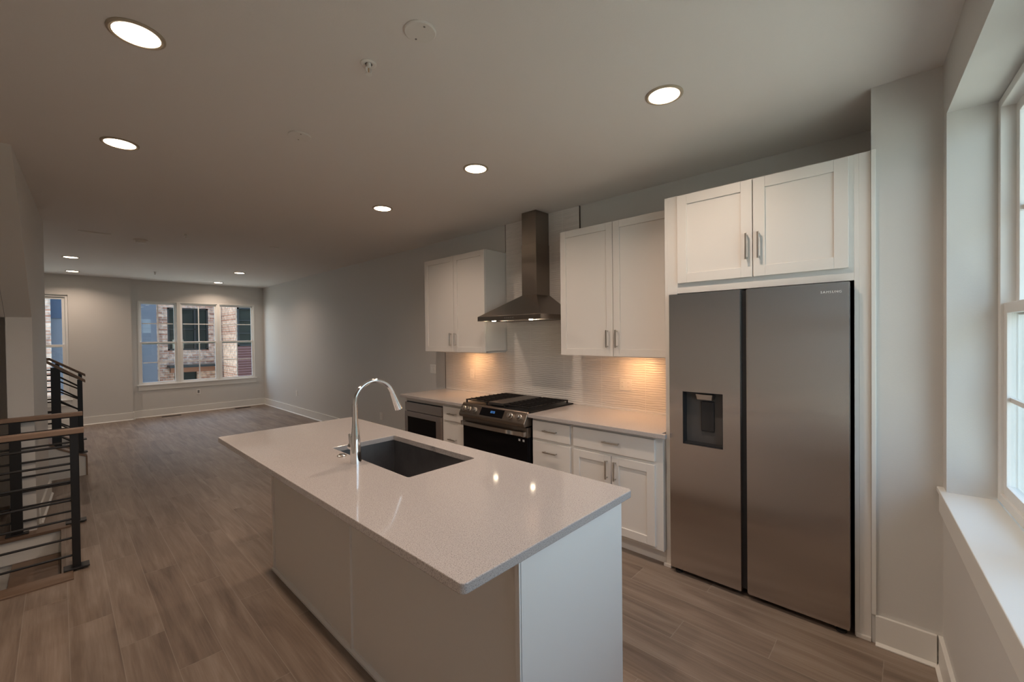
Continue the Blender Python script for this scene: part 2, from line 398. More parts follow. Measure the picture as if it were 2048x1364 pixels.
# ------------------------------------------------------------------ windows
def sash(mb, x0, x1, z0, z1, y0, y1, wd, tf=None, bot=None):
    bt = bot or wd
    mb.box(x0, x0+wd, y0, y1, z0, z1, tf); mb.box(x1-wd, x1, y0, y1, z0, z1, tf)
    mb.box(x0+wd, x1-wd, y0, y1, z0, z0+bt, tf); mb.box(x0+wd, x1-wd, y0, y1, z1-wd, z1, tf)
def double_hung(root, x0, x1, z0, z1, yin, yout, tf=None, sgn=1, mid=None, mz=(.5, .5), bars=True, fr=.035, sw=.042):
    """yin: room side, yout: outer side of the unit depth (signed)."""
    mid = mid or (z0+z1)/2
    ym = (yin+yout)/2
    m = MB(); sash(m, x0, x1, z0, z1, yin, yout, fr, tf); m.build('window_frame', 'vinyl', root, bevel=.002)
    xa, xb = x0+fr, x1-fr
    for nm, za, zb, ya, yb, fz in (('lower_sash', z0+fr, mid+.025, yin+(yout-yin)*.12, ym, mz[0]), ('upper_sash', mid-.025, z1-fr, ym, yin+(yout-yin)*.88, mz[1])):
        m = MB(); sash(m, xa, xb, za, zb, ya, yb, sw, tf); so = m.build(nm, 'vinyl', root, bevel=.002)
        yc = (ya+yb)/2; e = .003
        MB().box(xa+sw-.002, xb-sw+.002, yc-e, yc+e, za+sw-.002, zb-sw+.002, tf).build('glass_pane', 'window_glass', so)
        if bars:
            m = MB(); zc = za+(zb-za)*fz; xc = (xa+xb)/2
            m.box(xa+.04, xb-.04, yc-.006, yc+.006, zc-.009, zc+.009, tf)
            m.box(xc-.009, xc+.009, yc-.0055, yc+.0055, za+.04, zb-.04, tf)
            m.build('muntin', 'vinyl', so)
def stool(root, x0, x1, z, yin, ywall, tf=None, apron=True):
    sgn = 1 if yin > ywall else -1
    MB().box(x0, x1, yin+.02*sgn, ywall-.13*sgn, z-.02, z, tf).build('window_sill', 'trim_paint', root, bevel=.003)
    if apron: MB().box(x0+.02, x1-.02, ywall+.016*sgn, ywall, z-.10, z-.02, tf).build('apron', 'trim_paint', root, bevel=.002)

r1 = bpy.data.objects.new('window_1', None); C.objects.link(r1); r1['kind'] = 'structure'; r1.location = (-1.22, LF, BZ0)
edges = [(-2.228, -1.628), (-1.572, -.917), (-.877, -.207)]
for i, (a, b) in enumerate(edges):
    double_hung(r1, a, b, BZ0, BZ1-.012, LF+.012, LF+.082, mid=1.485, fr=.016, sw=.026)
m = MB()
for xa_, xb_ in ((BX0-.016, -2.228), (-1.628, -1.572), (-.917, -.877), (-.207, BX1+.006)): m.box(xa_, xb_, LF-.006, LF+.10, BZ0, BZ1)
m.box(BX0-.016, BX1+.006, LF-.0055, LF+.099, BZ1-.012, BZ1+.006)
m.build('casing', 'trim_paint', r1, bevel=.002)
MB().box(BX0-.035, BX1+.035, LF-.035, LF+.05, BZ0-.022, BZ0).build('window_sill', 'trim_paint', r1, bevel=.003)
MB().box(BX0-.02, BX1+.02, LF-.016, LF, BZ0-.115, BZ0-.022).build('apron', 'trim_paint', r1, bevel=.002)

r2 = bpy.data.objects.new('window_2', None); C.objects.link(r2); r2['kind'] = 'structure'; r2.location = (-3.6, YJ, SZ0)
double_hung(r2, SX0, SX1, SZ0, SZ1, YJ+.04, YJ+.12, bars=False, mid=1.46)
MB().box(SX0-.035, SX1+.035, YJ-.035, YJ+.05, SZ0-.022, SZ0).build('window_sill', 'trim_paint', r2, bevel=.003)
MB().box(SX0-.02, SX1+.02, YJ-.016, YJ, SZ0-.115, SZ0-.022).build('apron', 'trim_paint', r2, bevel=.002)

r3 = bpy.data.objects.new('window_3', None); C.objects.link(r3); r3['kind'] = 'structure'; r3.location = nw(1.1, -.14, WZ0)
DW = -.15
for a0, a1 in ((WA0+.001, WA0+.70), (WA0+.70, WA0+1.40), (WA0+1.40, WA1-.001)):
    double_hung(r3, a0, a1, WZ0+.005, WZ1-.005, DW, DW-.085, tf=nw, mid=1.63)
MB().box(.005, WA1+.06, -.15, .022, WZ0-.022, WZ0, tf=nw).build('window_sill', 'trim_paint', r3, bevel=.003)
MB().box(.02, WA1+.04, 0, .016, WZ0-.11, WZ0-.022, tf=nw).build('apron', 'trim_paint', r3, bevel=.002)

# ------------------------------------------------------------------ ceiling fittings
LP = [(-3.093, 2.306, 'recessed ceiling light at the upper left, the nearest of the left row'),
      (-3.047, 3.60, 'recessed ceiling light of the left row just beyond the nearest one'),
      (-3.185, 8.82, 'recessed ceiling light at the far left, nearer of the pair by the stair wall'),
      (-3.142, 10.55, 'recessed ceiling light at the far left, closest to the narrow window'),
      (-1.227, 1.006, 'recessed ceiling light in front of the refrigerator cabinet'),
      (-1.266, 2.368, 'recessed ceiling light in front of the tall double wall cabinet and hood'),
      (-1.248, 3.676, 'recessed ceiling light of the right row, before the smaller wall cabinet'),
      (-1.067, 8.95, 'recessed ceiling light at the far right, the nearer of the two before the triple window'),
      (-1.001, 10.75, 'recessed ceiling light closest to the triple window'),
      (-3.09, 1.0, 'unseen recessed ceiling light added above the camera to continue the left row')]  # out of view, added to brighten the island's long side
def can(x, y, lab):
    r = empty('recessed_light', (x, y, H), lab, 'ceiling light', 'round recessed lights in the ceiling')
    MB().lathe((x, y, H), [(.090, 0), (.090, -.004), (.082, -.008), (.074, -.006), (.074, 0)], 40).build('trim_ring', 'lamp_trim', r, smooth=True)
    MB().lathe((x, y, H), [(.0735, -.0012), (.0735, -.0045), (.05, -.0055), (.0, -.0055)], 40).build('diffuser', 'lamp', r, smooth=True)
    ld_ = bpy.data.lights.new('lamp', 'AREA'); ld_.shape = 'DISK'; ld_.size = .05; ld_.energy = 7.5; ld_.color = (1, .765, .60); ld_.spread = math.radians(142)
    lo = bpy.data.objects.new('lamp', ld_); C.objects.link(lo); lo.parent = r; lo.location = (0, 0, -.012)
    return r
c0 = can(*LP[0])
for x, y, lab in LP[1:]: dup(c0, (x, y, H), lab)

def plate(x, y, lab, r=.062):
    t = empty('ceiling_cover_plate', (x, y, H), lab, 'ceiling plate', 'blank round plates on the ceiling')
    MB().lathe((x, y, H), [(r, 0), (r, -.005), (r-.004, -.008), (0, -.008)], 40).build('plate', 'ceiling_plate', t, smooth=True)
    for s in (-1, 1):
        MB().lathe((x+.008*s, y+.04*s, H-.008), [(.004, .002), (.004, -.0015), (0, -.0015)], 10).build('screw', 'grey_screw', t)
plate(-2.334, 1.502, 'large blank round plate on the ceiling above the island, nearest to the camera')
plate(-2.329, 2.732, 'blank round plate on the ceiling over the far end of the island')
plate(-1.367, 6.20, 'small blank round plate on the ceiling in the middle of the far room', .055)

def sprinkler(x, y, lab):
    t = empty('fire_sprinkler', (x, y, H), lab, 'sprinkler', 'fire sprinkler heads on the ceiling')
    MB().lathe((x, y, H), [(.034, 0), (.034, -.003), (.026, -.007), (.016, -.004), (.016, 0)], 28).build('escutcheon', 'white_plastic', t, smooth=True)
    MB().lathe((x, y, H), [(.010, 0), (.010, -.018), (.006, -.02), (.0, -.02)], 16).build('body', 'white_plastic', t)
    m = MB()
    for s in (-1, 1): m.tube([(x+.008*s, y, H-.016), (x+.013*s, y, H-.024), (x+.011*s, y, H-.036), (x+.002*s, y, H-.045)], .0025, 8)
    m.build('frame_arm', 'white_plastic', t, smooth=True)
    MB().tube([(x, y, H-.018), (x, y, H-.043)], .0022, 8).build('bulb', 'brass', t)
    MB().lathe((x, y, H), [(.004, -.043), (.014, -.046), (.014, -.048), (0, -.049)], 16).build('deflector', 'white_plastic', t)
    return t
s0 = sprinkler(-2.375, 1.829, 'white fire sprinkler head on the ceiling near the large blank plate')
dup(s0, (-2.319, 6.091, H), 'fire sprinkler head on the ceiling to the right of the smoke detector')
dup(s0, (-2.15, 9.759, H), 'fire sprinkler head on the far ceiling before the triple window')
t = empty('smoke_detector', (-2.633, 6.808, H), 'round white smoke detector on the far ceiling left of a sprinkler', 'smoke detector')
MB().lathe((-2.633, 6.808, H), [(.068, 0), (.068, -.012), (.060, -.018), (0, -.018)], 32).build('base', 'white_plastic', t, smooth=True)
MB().lathe((-2.633, 6.808, H-.018), [(.046, 0), (.046, -.012), (.036, -.018), (0, -.018)], 32).build('cap', 'white_plastic', t, smooth=True)
t = empty('ceiling_vent', (-3.022, 6.703, H), 'flat pale rectangular air vent on the ceiling beside the stair wall', 'vent')
MB().box(-3.16, -2.90, 6.64, 6.76, H-.006, H).build('vent_frame', 'ceiling_plate', t)
MB().box(-3.145, -2.915, 6.655, 6.745, H-.009, H-.006).build('grille', 'ceiling_plate', t)

# ------------------------------------------------------------------ wall plates
def outlet(name, lab, cat, x, y0, y1, z0, z1, gangs=1, kind='outlet', mtl='white_plastic', group=None):
    t = empty(name, (x, (y0+y1)/2, (z0+z1)/2), lab, cat, group)
    MB().box(x-.006, x, y0, y1, z0, z1).build('face_plate', mtl, t, bevel=.002)
    w = (y1-y0)/gangs; zc = (z0+z1)/2; hh = (z1-z0)
    for g in range(gangs):
        yc = y0+w*(g+.5)
        if kind == 'outlet':
            m = MB().box(x-.0075, x-.006, yc-.017, yc+.017, zc-hh*.29, zc+hh*.29); b_ = m.build('receptacle', 'white_plastic', t, bevel=.001)
            for s in (-1, 1):
                for q in (-1, 1): MB().box(x-.0080, x-.0075, yc+q*.006-.001, yc+q*.006+.001, zc+s*.017-.004, zc+s*.017+.004).build('slot', 'grey_screw', b_)
        else:
            MB().box(x-.009, x-.006, yc-.011, yc+.011, zc-.022, zc+.022).build('rocker', 'white_plastic', t, bevel=.0015)
outlet('wall_outlet', 'single outlet on the tile under the smaller wall cabinet', 'outlet', -.012, 3.82, 3.89, 1.055, 1.165)
t = outlet('wall_outlet', 'wide double outlet on the tile beside the refrigerator panel', 'outlet', -.012, 1.829, 1.945, 1.07, 1.165, 2)
outlet('light_switch', 'double light switch on the wall left of the tile', 'light switch', -.001, 4.575, 4.69, 1.07, 1.185, 2, 'switch')
outlet('wall_outlet', 'low wall outlet above the island, beside the end of the counter', 'outlet', -.001, 5.92, 5.99, .30, .41)
outlet('wall_outlet', 'low wall outlet on the long wall near the far corner', 'outlet', -.001, 9.24, 9.32, .37, .48)
t = empty('wall_outlet', (-1.283, LF, .43), 'low wall outlet beneath the triple window', 'outlet')
MB().box(-1.318, -1.248, LF-.006, LF, .375, .485).build('face_plate', 'white_plastic', t, bevel=.002)
MB().box(-1.300, -1.266, LF-.0075, LF-.006, .40, .46).build('receptacle', 'grey_screw', t)
def fvent(x0, x1, y0, y1, lab):
    t = empty('floor_vent', ((x0+x1)/2, (y0+y1)/2, 0), lab, 'floor vent', 'brown floor vents before the triple window')
    MB().box(x0, x1, y0, y1, 0, .004).build('vent_frame', 'vent_metal', t)
    m = MB(); n = 14
    for i in range(n):
        x = x0+.012+(x1-x0-.024)*(i+.5)/n; m.box(x-.004, x+.004, y0+.012, y1-.012, .004, .007)
    m.build('grille', 'black_metal', t)
fvent(-1.93, -1.62, 11.02, 11.12, 'long brown floor vent below the left sash of the triple window')
fvent(-.66, -.36, 11.02, 11.12, 'long brown floor vent below the right sash of the triple window')

# ------------------------------------------------------------------ cabinets
def shaker(parent, x, y0, y1, z0, z1, handle=None, name='door', m='cabinet_paint', rail=.057, flat=False, t=.019):
    """front faces -x; x is the carcass face."""
    mb = MB(); g = .0015
    y0 += g; y1 -= g; z0 += g; z1 -= g
    if flat: mb.box(x-t, x, y0, y1, z0, z1)
    else:
        mb.box(x-t, x, y0, y0+rail, z0, z1); mb.box(x-t, x, y1-rail, y1, z0, z1)
        mb.box(x-t, x, y0+rail, y1-rail, z0, z0+rail); mb.box(x-t, x, y0+rail, y1-rail, z1-rail, z1)
        mb.box(x-t+.009, x, y0+rail, y1-rail, z0+rail, z1-rail)
    d = mb.build(name, m, parent, bevel=.0018)
    if handle:
        k, yc, zc, L = handle; xx = x-t-.028; b = MB()
        if k == 'v':
            b.box(xx-.005, xx+.005, yc-.005, yc+.005, zc-L/2, zc+L/2)
            for s in (-1, 1): b.box(xx, x-t, yc-.004, yc+.004, zc+s*(L/2-.010)-.004, zc+s*(L/2-.010)+.004)
        else:
            b.box(xx-.005, xx+.005, yc-L/2, yc+L/2, zc-.005, zc+.005)
            for s in (-1, 1): b.box(xx, x-t, yc+s*(L/2-.010)-.004, yc+s*(L/2-.010)+.004, zc-.004, zc+.004)
        b.build('handle', 'nickel', d, bevel=.0012)
    return d
def wall_cab(lab, y0, y1, z0, z1, mid, xf=-.305):
    r = empty('wall_cabinet', (0, (y0+y1)/2, z0), lab, 'cabinet')
    MB().box(xf, -.001, y0, y1, z0+.012, z1).box(xf, -.02, y0, y0+.016, z0, z0+.02).box(xf, -.02, y1-.016, y1, z0, z0+.02).box(xf, xf+.018, y0, y1, z0, z0+.02).build('body', 'cabinet_paint', r, bevel=.0015)
    shaker(r, xf, mid+.001, y1-.002, z0+.004, z1-.002, ('v', mid+.048, z0+.145, .14))
    shaker(r, xf, y0+.002, mid-.001, z0+.004, z1-.002, ('v', mid-.022-.012, z0+.145, .14))
    return r
UZ0, UZ1 = 1.368, 2.440
wall_cab('white two-door wall cabinet left of the range hood', 3.298, 4.343, UZ0, UZ1, 3.80)
wall_cab('white two-door wall cabinet between the range hood and the refrigerator panel', 1.297, 2.338, UZ0, UZ1, 1.824)
# under-cabinet puck lights
def puck(y, lab):
    PX, PZ = -.205, UZ0+.012
    r = empty('under_cabinet_light', (PX, y, PZ), lab, 'under-cabinet light', 'warm lights under the wall cabinets')
    MB().lathe((PX, y, PZ), [(.036, 0), (.036, -.008), (.031, -.010), (0, -.010)], 24).build('housing', 'white_plastic', r)
    MB().lathe((PX, y, UZ0+.001), [(.028, .0005), (.028, -.0015), (0, -.0015)], 24).build('lens', 'under_lamp', r)
    return r
k0 = puck(3.76, 'warm puck light under the wall cabinet left of the hood')
dup(k0, (-.205, 1.745, UZ0+.012), 'warm puck light under the wall cabinet beside the refrigerator')

# base cabinets, right run
CT = .895; CB = CT-.030
XF = -.605   # carcass face of base cabinets
def base_body(r, y0, y1, m='cabinet_paint', extra=None):
    b = MB().box(XF, -.001, y0, y1, .105, CB-.001)
    b.build('body', m, r, bevel=.0015)
    MB().box(XF+.065, -.01, y0+.0005, y1-.0005, 0, .105).build('toe_kick', m, r)
r = empty('base_cabinet', (-.3, 2.22, 0), 'narrow white base cabinet with a stack of drawers right of the stove', 'cabinet')
base_body(r, 2.021, 2.428)
for z0, z1, hz in ((.695, .845, .772), (.415, .675, .60), (.125, .395, .31)):
    shaker(r, XF, 2.035, 2.415, z0, z1, ('h', 2.222, hz, .135), 'drawer', flat=True)
r = empty('base_cabinet', (-.3, 1.66, 0), 'wide white base cabinet with one drawer over two doors beside the refrigerator', 'cabinet')
base_body(r, 1.300, 2.019)
shaker(r, XF, 1.350, 2.008, .695, .845, ('h', 1.672, .772, .135), 'drawer', flat=True)
shaker(r, XF, 1.677, 2.008, .125, .675, ('v', 1.709, .575, .135))
shaker(r, XF, 1.350, 1.675, .125, .675, ('v', 1.642, .575, .135))
# left run
r = empty('base_cabinet', (-.3, 3.45, 0), 'narrow white base cabinet with drawers left of the stove', 'cabinet')
base_body(r, 3.292, 3.632)
for z0, z1, hz in ((.690, .835, .768), (.405, .668, .51), (.125, .385, .31)):
    shaker(r, XF, 3.300, 3.622, z0, z1, ('h', 3.46, hz, .12), 'drawer', flat=True)
r = empty('base_cabinet', (-.3, 3.98, 0), 'white base cabinet holding the microwave drawer at the end of the counter', 'cabinet')
MB().box(XF, -.001, 3.634, 3.652, .105, CB-.001).box(XF, -.001, 4.318, 4.338, .0, CB-.001).box(-.04, -.001, 3.652, 4.318, .105, CB-.001).box(XF, -.04, 3.652, 4.318, .822, CB-.001).box(XF, -.04, 3.652, 4.318, .105, .415).build('body', 'cabinet_paint', r, bevel=.0015)
MB().box(XF+.065, -.01, 3.635, 4.317, 0, .105).build('toe_kick', 'cabinet_paint', r)
shaker(r, XF, 3.648, 4.325, .125, .410, ('h', 3.985, .30, .135), 'drawer', flat=True)
# microwave drawer
t = empty('microwave_drawer', (-.6, 3.985, .42), 'stainless microwave drawer with black window built under the left counter', 'microwave')
MB().box(XF-.004, -.10, 3.660, 4.312, .418, .818).build('body', 'black_enamel', t)
MB().box(XF-.024, XF-.004, 3.652, 4.318, .718, .812).build('control_panel', 'steel', t, bevel=.002)
m = MB(); m.box(XF-.030, XF-.004, 3.652, 4.318, .655, .712); m.box(XF-.030, XF-.004, 3.652, 3.735, .425, .655); m.box(XF-.030, XF-.004, 4.262, 4.318, .425, .655); m.box(XF-.030, XF-.004, 3.735, 4.262, .425, .47)
m.build('drawer_front', 'steel', t, bevel=.002)
MB().box(XF-.026, XF-.004, 3.735, 4.262, .47, .655).build('window', 'black_glass', t)

# counters
o = MB().prism([(-.001, 1.299, CB), (-.001, 2.435, CB), (-.66, 2.435, CB), (-.66, 1.262, CB), (-.626, 1.262, CB), (-.626, 1.299, CB)], (0, 0, .03)).build('countertop', 'quartz', bevel=.003)
shift_origin(o, (-.33, 1.85, CB)); o['label'] = 'speckled white quartz countertop between the stove and the refrigerator'; o['category'] = 'countertop'
o = MB().box(-.66, -.001, 3.275, 4.37, CB, CT).build('countertop', 'quartz', bevel=.003)
shift_origin(o, (-.33, 3.8, CB)); o['label'] = 'speckled white quartz countertop left of the stove, over the microwave drawer'; o['category'] = 'countertop'

# backsplash
t = empty('backsplash', (0, 2.8, CT), 'wavy white wall tile behind the stove, rising to the ceiling behind the hood', 'tile')
MB().box(-.011, -.0005, 1.299, 4.357, CT+.001, UZ0+.012).box(-.0108, -.0005, 2.342, 3.290, UZ0+.012, H-.001).build('tile_panel', 'wave_tile', t)
MB().box(-.014, -.0005, 2.338, 2.342, UZ1+.002, H-.002).build('edge_trim', 'dark_trim', t)
MB().box(-.014, -.0005, 3.290, 3.2935, UZ1+.002, H-.002).build('edge_trim', 'dark_trim', t)
MB().box(-.014, -.0005, 4.357, 4.361, CT+.001, UZ0-.002).build('edge_trim', 'dark_trim', t)

# tall surround for the refrigerator
t = empty('refrigerator_cabinet', (-.3, .77, 0), 'tall white cabinet surround with two upper doors around the refrigerator', 'cabinet')
PF = -.565; TZ = 2.437
m = MB().box(PF, -.001, 1.277, 1.2965, 0, TZ)
m.build('side_panel', 'cabinet_paint', t, bevel=.001)
MB().box(PF-.0005, PF+.02, 1.214, 1.277, 1.80, TZ).box(PF-.0005, PF+.02, 1.262, 1.277, 0, 1.80).build('stile', 'cabinet_paint', t, bevel=.001)
MB().box(PF, -.001, .297, .316, 0, TZ).box(PF-.0005, PF+.02, .2515, .297, 0, TZ).build('side_panel', 'cabinet_paint', t, bevel=.001)
MB().box(PF+.001, -.001, .316, 1.277, 1.806, TZ-.001).build('body', 'cabinet_paint', t)
shaker(t, PF, .772, 1.208, 1.868, 2.430, ('v', .800, 2.045, .15), rail=.06)
shaker(t, PF, .335, .770, 1.868, 2.430, ('v', .738, 2.045, .15), rail=.06)
MB().box(PF-.012, PF, .2515, .312, .0, .02).build('shoe_moulding', 'cabinet_paint', t, bevel=.002)
MB().box(PF-.016, PF, 1.262, 1.312, 0, .02).build('shoe_moulding', 'cabinet_paint', t, bevel=.002)

# ------------------------------------------------------------------ refrigerator
t = empty('refrigerator', (-.3, .79, 0), 'stainless side-by-side refrigerator with a water dispenser in the left door', 'refrigerator')
FF = -.612; FB = -.545
FY0, FY1, FZ0, FZ1 = .333, 1.250, .035, 1.798
MB().box(FB, -.03, FY0+.012, FY1-.012, .04, FZ1-.012).build('body', 'black_plastic', t)
def fdoor(name, y0, y1, cut=None):
    """door with a gently crowned front"""
    m = MB()
    N = 14
    def prof(z):
        u = (z-FZ0)/(FZ1-FZ0)
        return FF - .003*math.sin(math.pi*u)
    zs = [FZ0+(FZ1-FZ0)*i/N for i in range(N+1)]
    if cut: zs = sorted(set(zs+[cut[2], cut[3]]))
    ys = [y0, y1] if not cut else [y0, cut[0], cut[1], y1]
    bm = m.bm; g = {}
    for i, z in enumerate(zs):
        for j, y in enumerate(ys): g[i, j] = bm.verts.new((prof(z), y, z))
    back = {}
    for i, z in enumerate(zs):
        for j in (0, len(ys)-1): back[i, j] = bm.verts.new((FB+.004, ys[j], z))
    J = len(ys)-1
    for i in range(len(zs)-1):
        for j in range(J):
            if cut and j == 1 and zs[i] >= cut[2]-1e-6 and zs[i+1] <= cut[3]+1e-6: continue
            bm.faces.new((g[i, j], g[i, j+1], g[i+1, j+1], g[i+1, j]))
        bm.faces.new((back[i, 0], g[i, 0], g[i+1, 0], back[i+1, 0])); bm.faces.new((g[i, J], back[i, J], back[i+1, J], g[i+1, J]))
        bm.faces.new((back[i, J], back[i, 0], back[i+1, 0], back[i+1, J]))
    n = len(zs)-1
    bm.faces.new([g[0, j] for j in range(J+1)] + [back[0, J], back[0, 0]]); bm.faces.new([g[n, j] for j in range(J+1)] + [back[n, J], back[n, 0]])
    return m.build(name, 'steel', t, smooth=True)
DY0, DY1, DZ0, DZ1 = .927, 1.165, .850, 1.181
ld = fdoor('left_door', .832, FY1, (DY0, DY1, DZ0, DZ1))
rd = fdoor('right_door', FY0, .793)
MB().box(FF+.028, FB+.002, .7935, .8315, FZ0+.01, FZ1-.006).build('handle_recess', 'black_plastic', t)
MB().box(FF+.004, FB, .7932, .800, FZ0+.004, FZ1-.003).build('door_edge', 'steel', rd)
# dispenser
m = MB(); e = .003; X0 = FF-.004; XB = FF+.06
m.box(X0, XB, DY0, DY0+e, DZ0, DZ1); m.box(X0, XB, DY1-e, DY1, DZ0, DZ1); m.box(X0, XB, DY0, DY1, DZ0, DZ0+e); m.box(X0, XB, DY0, DY1, DZ1-e, DZ1)
m.build('dispenser_recess', 'black_plastic', ld)
MB().box(XB-.004, XB, DY0, DY1, DZ0, DZ1).build('dispenser_back', 'dark_grey_plastic', ld)
MB().prism([(FF+.012, DY0+.062, DZ1-.012), (FF+.012, DY0+.165, DZ1-.012), (FF+.018, DY0+.158, DZ1-.048), (FF+.018, DY0+.069, DZ1-.048)], (.04, 0, 0)).build('dispenser_spout', 'knob_steel', ld, bevel=.003)
MB().box(XB-.016, XB-.004, DY0+.065, DY0+.142, DZ0+.085, DZ1-.058).build('dispenser_paddle', 'black_plastic', ld, bevel=.004)
MB().box(FF+.004, XB-.004, DY0+.004, DY1-.004, DZ0+.003, DZ0+.010).build('drip_tray', 'black_plastic', ld)
for y in (.37, 1.21): MB().lathe((-.575, y, 0), [(.022, 0), (.022, .012), (.012, .016), (.012, .04)], 16).build('foot', 'rubber', t)
fc = bpy.data.curves.new('lettering', 'FONT'); fc.body = 'SAMSUNG'; fc.size = .0165; fc.extrude = .0004; fc.align_x = 'LEFT'; fc.space_character = 1.25
fo = bpy.data.objects.new('tmp', fc); C.objects.link(fo)
bpy.context.view_layer.update()
fm = bpy.data.meshes.new_from_object(fo.evaluated_get(bpy.context.evaluated_depsgraph_get()))
bpy.data.objects.remove(fo)
fm.transform(Matrix(((0, 0, -1, 0), (-1, 0, 0, 0), (0, 1, 0, 0), (0, 0, 0, 1))))
fm.materials.append(MATS['lettering'])
fo = bpy.data.objects.new('lettering', fm); C.objects.link(fo); fo.parent = rd; fo.location = Vector((FF-.0015, .449, 1.745)) - wloc(t)

# ------------------------------------------------------------------ range
t = empty('gas_range', (-.33, 2.855, 0), 'slide-in stainless gas range with black oven door and cast-iron grates', 'stove')
RY0, RY1 = 2.4365, 3.2735
MB().box(-.60, -.015, RY0+.003, RY1-.003, .08, CB+.005).box(-.56, -.05, RY0+.02, RY1-.02, 0, .08).build('body', 'black_enamel', t)
MB().box(-.635, -.018, RY0-.012, RY1+.012, CT+.001, CT+.013).build('cooktop', 'black_enamel', t, bevel=.003)
# sloped control panel
cp = MB().prism([(-.600, RY0, CT+.012), (-.652, RY0, CT+.010), (-.706, RY0, .812), (-.700, RY0, .785), (-.600, RY0, .785)], (0, RY1-RY0, 0)).build('control_panel', 'steel_hood', t, bevel=.006)
a = Vector((-.652, 0, CT+.010)); b = Vector((-.706, 0, .812)); d = (b-a); dn = d.normalized(); nn = Vector((dn.z, 0, -dn.x)).normalized()
if nn.x > 0: nn = -nn
def onp(y, u, h=0): p = a+d*u+nn*h; return Vector((p.x, y, p.z))
def knob(y):
    c = onp(y, .5)
    ax = (Vector((0, 1, 0)), nn.cross(Vector((0, 1, 0))), nn)
    k = MB().lathe(c, [(.027, .0), (.027, .006), (.022, .009), (.0205, .030), (.018, .033), (0, .033)], 28, axis=ax).build('knob', 'knob_steel', cp, smooth=True)
for y in (3.222, 3.150, 3.070, 2.615, 2.515): knob(y)
q = [onp(2.99, .14, .001), onp(2.70, .14, .001), onp(2.70, .84, .001), onp(2.99, .84, .001)]
MB().prism(q, nn*.002).build('display', 'black_glass', cp)
m = MB()
for i, y in enumerate((2.858, 2.845, 2.828, 2.815)):
    p = [onp(y, .36, .0035), onp(y-.008, .36, .0035), onp(y-.008, .52, .0035), onp(y, .52, .0035)]
    for (i0, i1) in ((0, 1), (1, 2), (2, 3), (3, 0)): m.tube([p[i0], p[i1]], .0008, 4)
m.build('clock_digits', 'led_blue', cp)
# oven door
od = MB().box(-.655, -.602, RY0+.006, RY1-.004, .185, .770).build('oven_door', 'black_glass', t, bevel=.004)
MB().box(-.659, -.603, RY0+.004, RY1-.002, .690, .775).build('door_top_band', 'steel_hood', od, bevel=.003)
pts = []; 
for i in range(17):
    u = i/16; pts.append((-.690-.018*math.sin(math.pi*u), RY0+.035+(RY1-RY0-.07)*u, .722))
m = MB(); 
for p, qn in zip(pts, pts[1:]):
    m.quadbox([(p[0], p[1], p[2]-.016), (qn[0], qn[1], qn[2]-.016), (qn[0]+.012, qn[1], qn[2]-.016), (p[0]+.012, p[1], p[2]-.016)], [(p[0], p[1], p[2]+.016), (qn[0], qn[1], qn[2]+.016), (qn[0]+.012, qn[1], qn[2]+.016), (p[0]+.012, p[1], p[2]+.016)])
bmesh.ops.remove_doubles(m.bm, verts=m.bm.verts, dist=1e-5)
m.build('oven_handle', 'knob_steel', od, smooth=True)
for y in (RY0+.028, RY1-.028): MB().box(-.695, -.655, y-.014, y+.014, .702, .742).build('handle_bracket', 'knob_steel', od, bevel=.003)
for y in (2.535, 2.488): MB().box(-.6565, -.655, y-.010, y+.010, .652, .670).build('sticker', 'sticker', od)
MB().box(-.652, -.602, RY0+.006, RY1-.004, .09, .178).build('storage_drawer', 'steel_hood', t, bevel=.003)
# grates
def grate(y0, y1, n):
    m = MB(); z = CT+.045; x0, x1 = -.615, -.07; w = .007
    for x in (x0, x1): m.box(x-w, x+w, y0, y1, z-.009, z)
    for y in (y0+w, y1-w): m.box(x0, x1, y-w, y+w, z-.009, z)
    for i in range(1, n): 
        x = x0+(x1-x0)*i/n; m.box(x-.004, x+.004, y0, y1, z-.010, z+.004)
    m.box(x0, x1, (y0+y1)/2-.004, (y0+y1)/2+.004, z-.010, z+.001)
    for x in (x0, x1):
        for y in (y0+w, y1-w): m.box(x-.006, x+.006, y-.006, y+.006, CT+.011, z-.005)
    m.build('grate', 'cast_iron', t, bevel=.0015)
grate(2.965, 3.262, 9); grate(2.452, 2.748, 9)
MB().box(-.615, -.07, 2.765, 2.948, CT+.022, CT+.047).box(-.60, -.09, 2.78, 2.93, CT+.012, CT+.022).build('griddle', 'griddle', t, bevel=.004)
for x in (-.46, -.21):
    for y in (3.11, 2.60):
        MB().lathe((x, y, CT+.012), [(.052, 0), (.050, .010), (.036, .012), (.036, .020), (0, .021)], 28).build('burner', 'cast_iron', t, smooth=True)

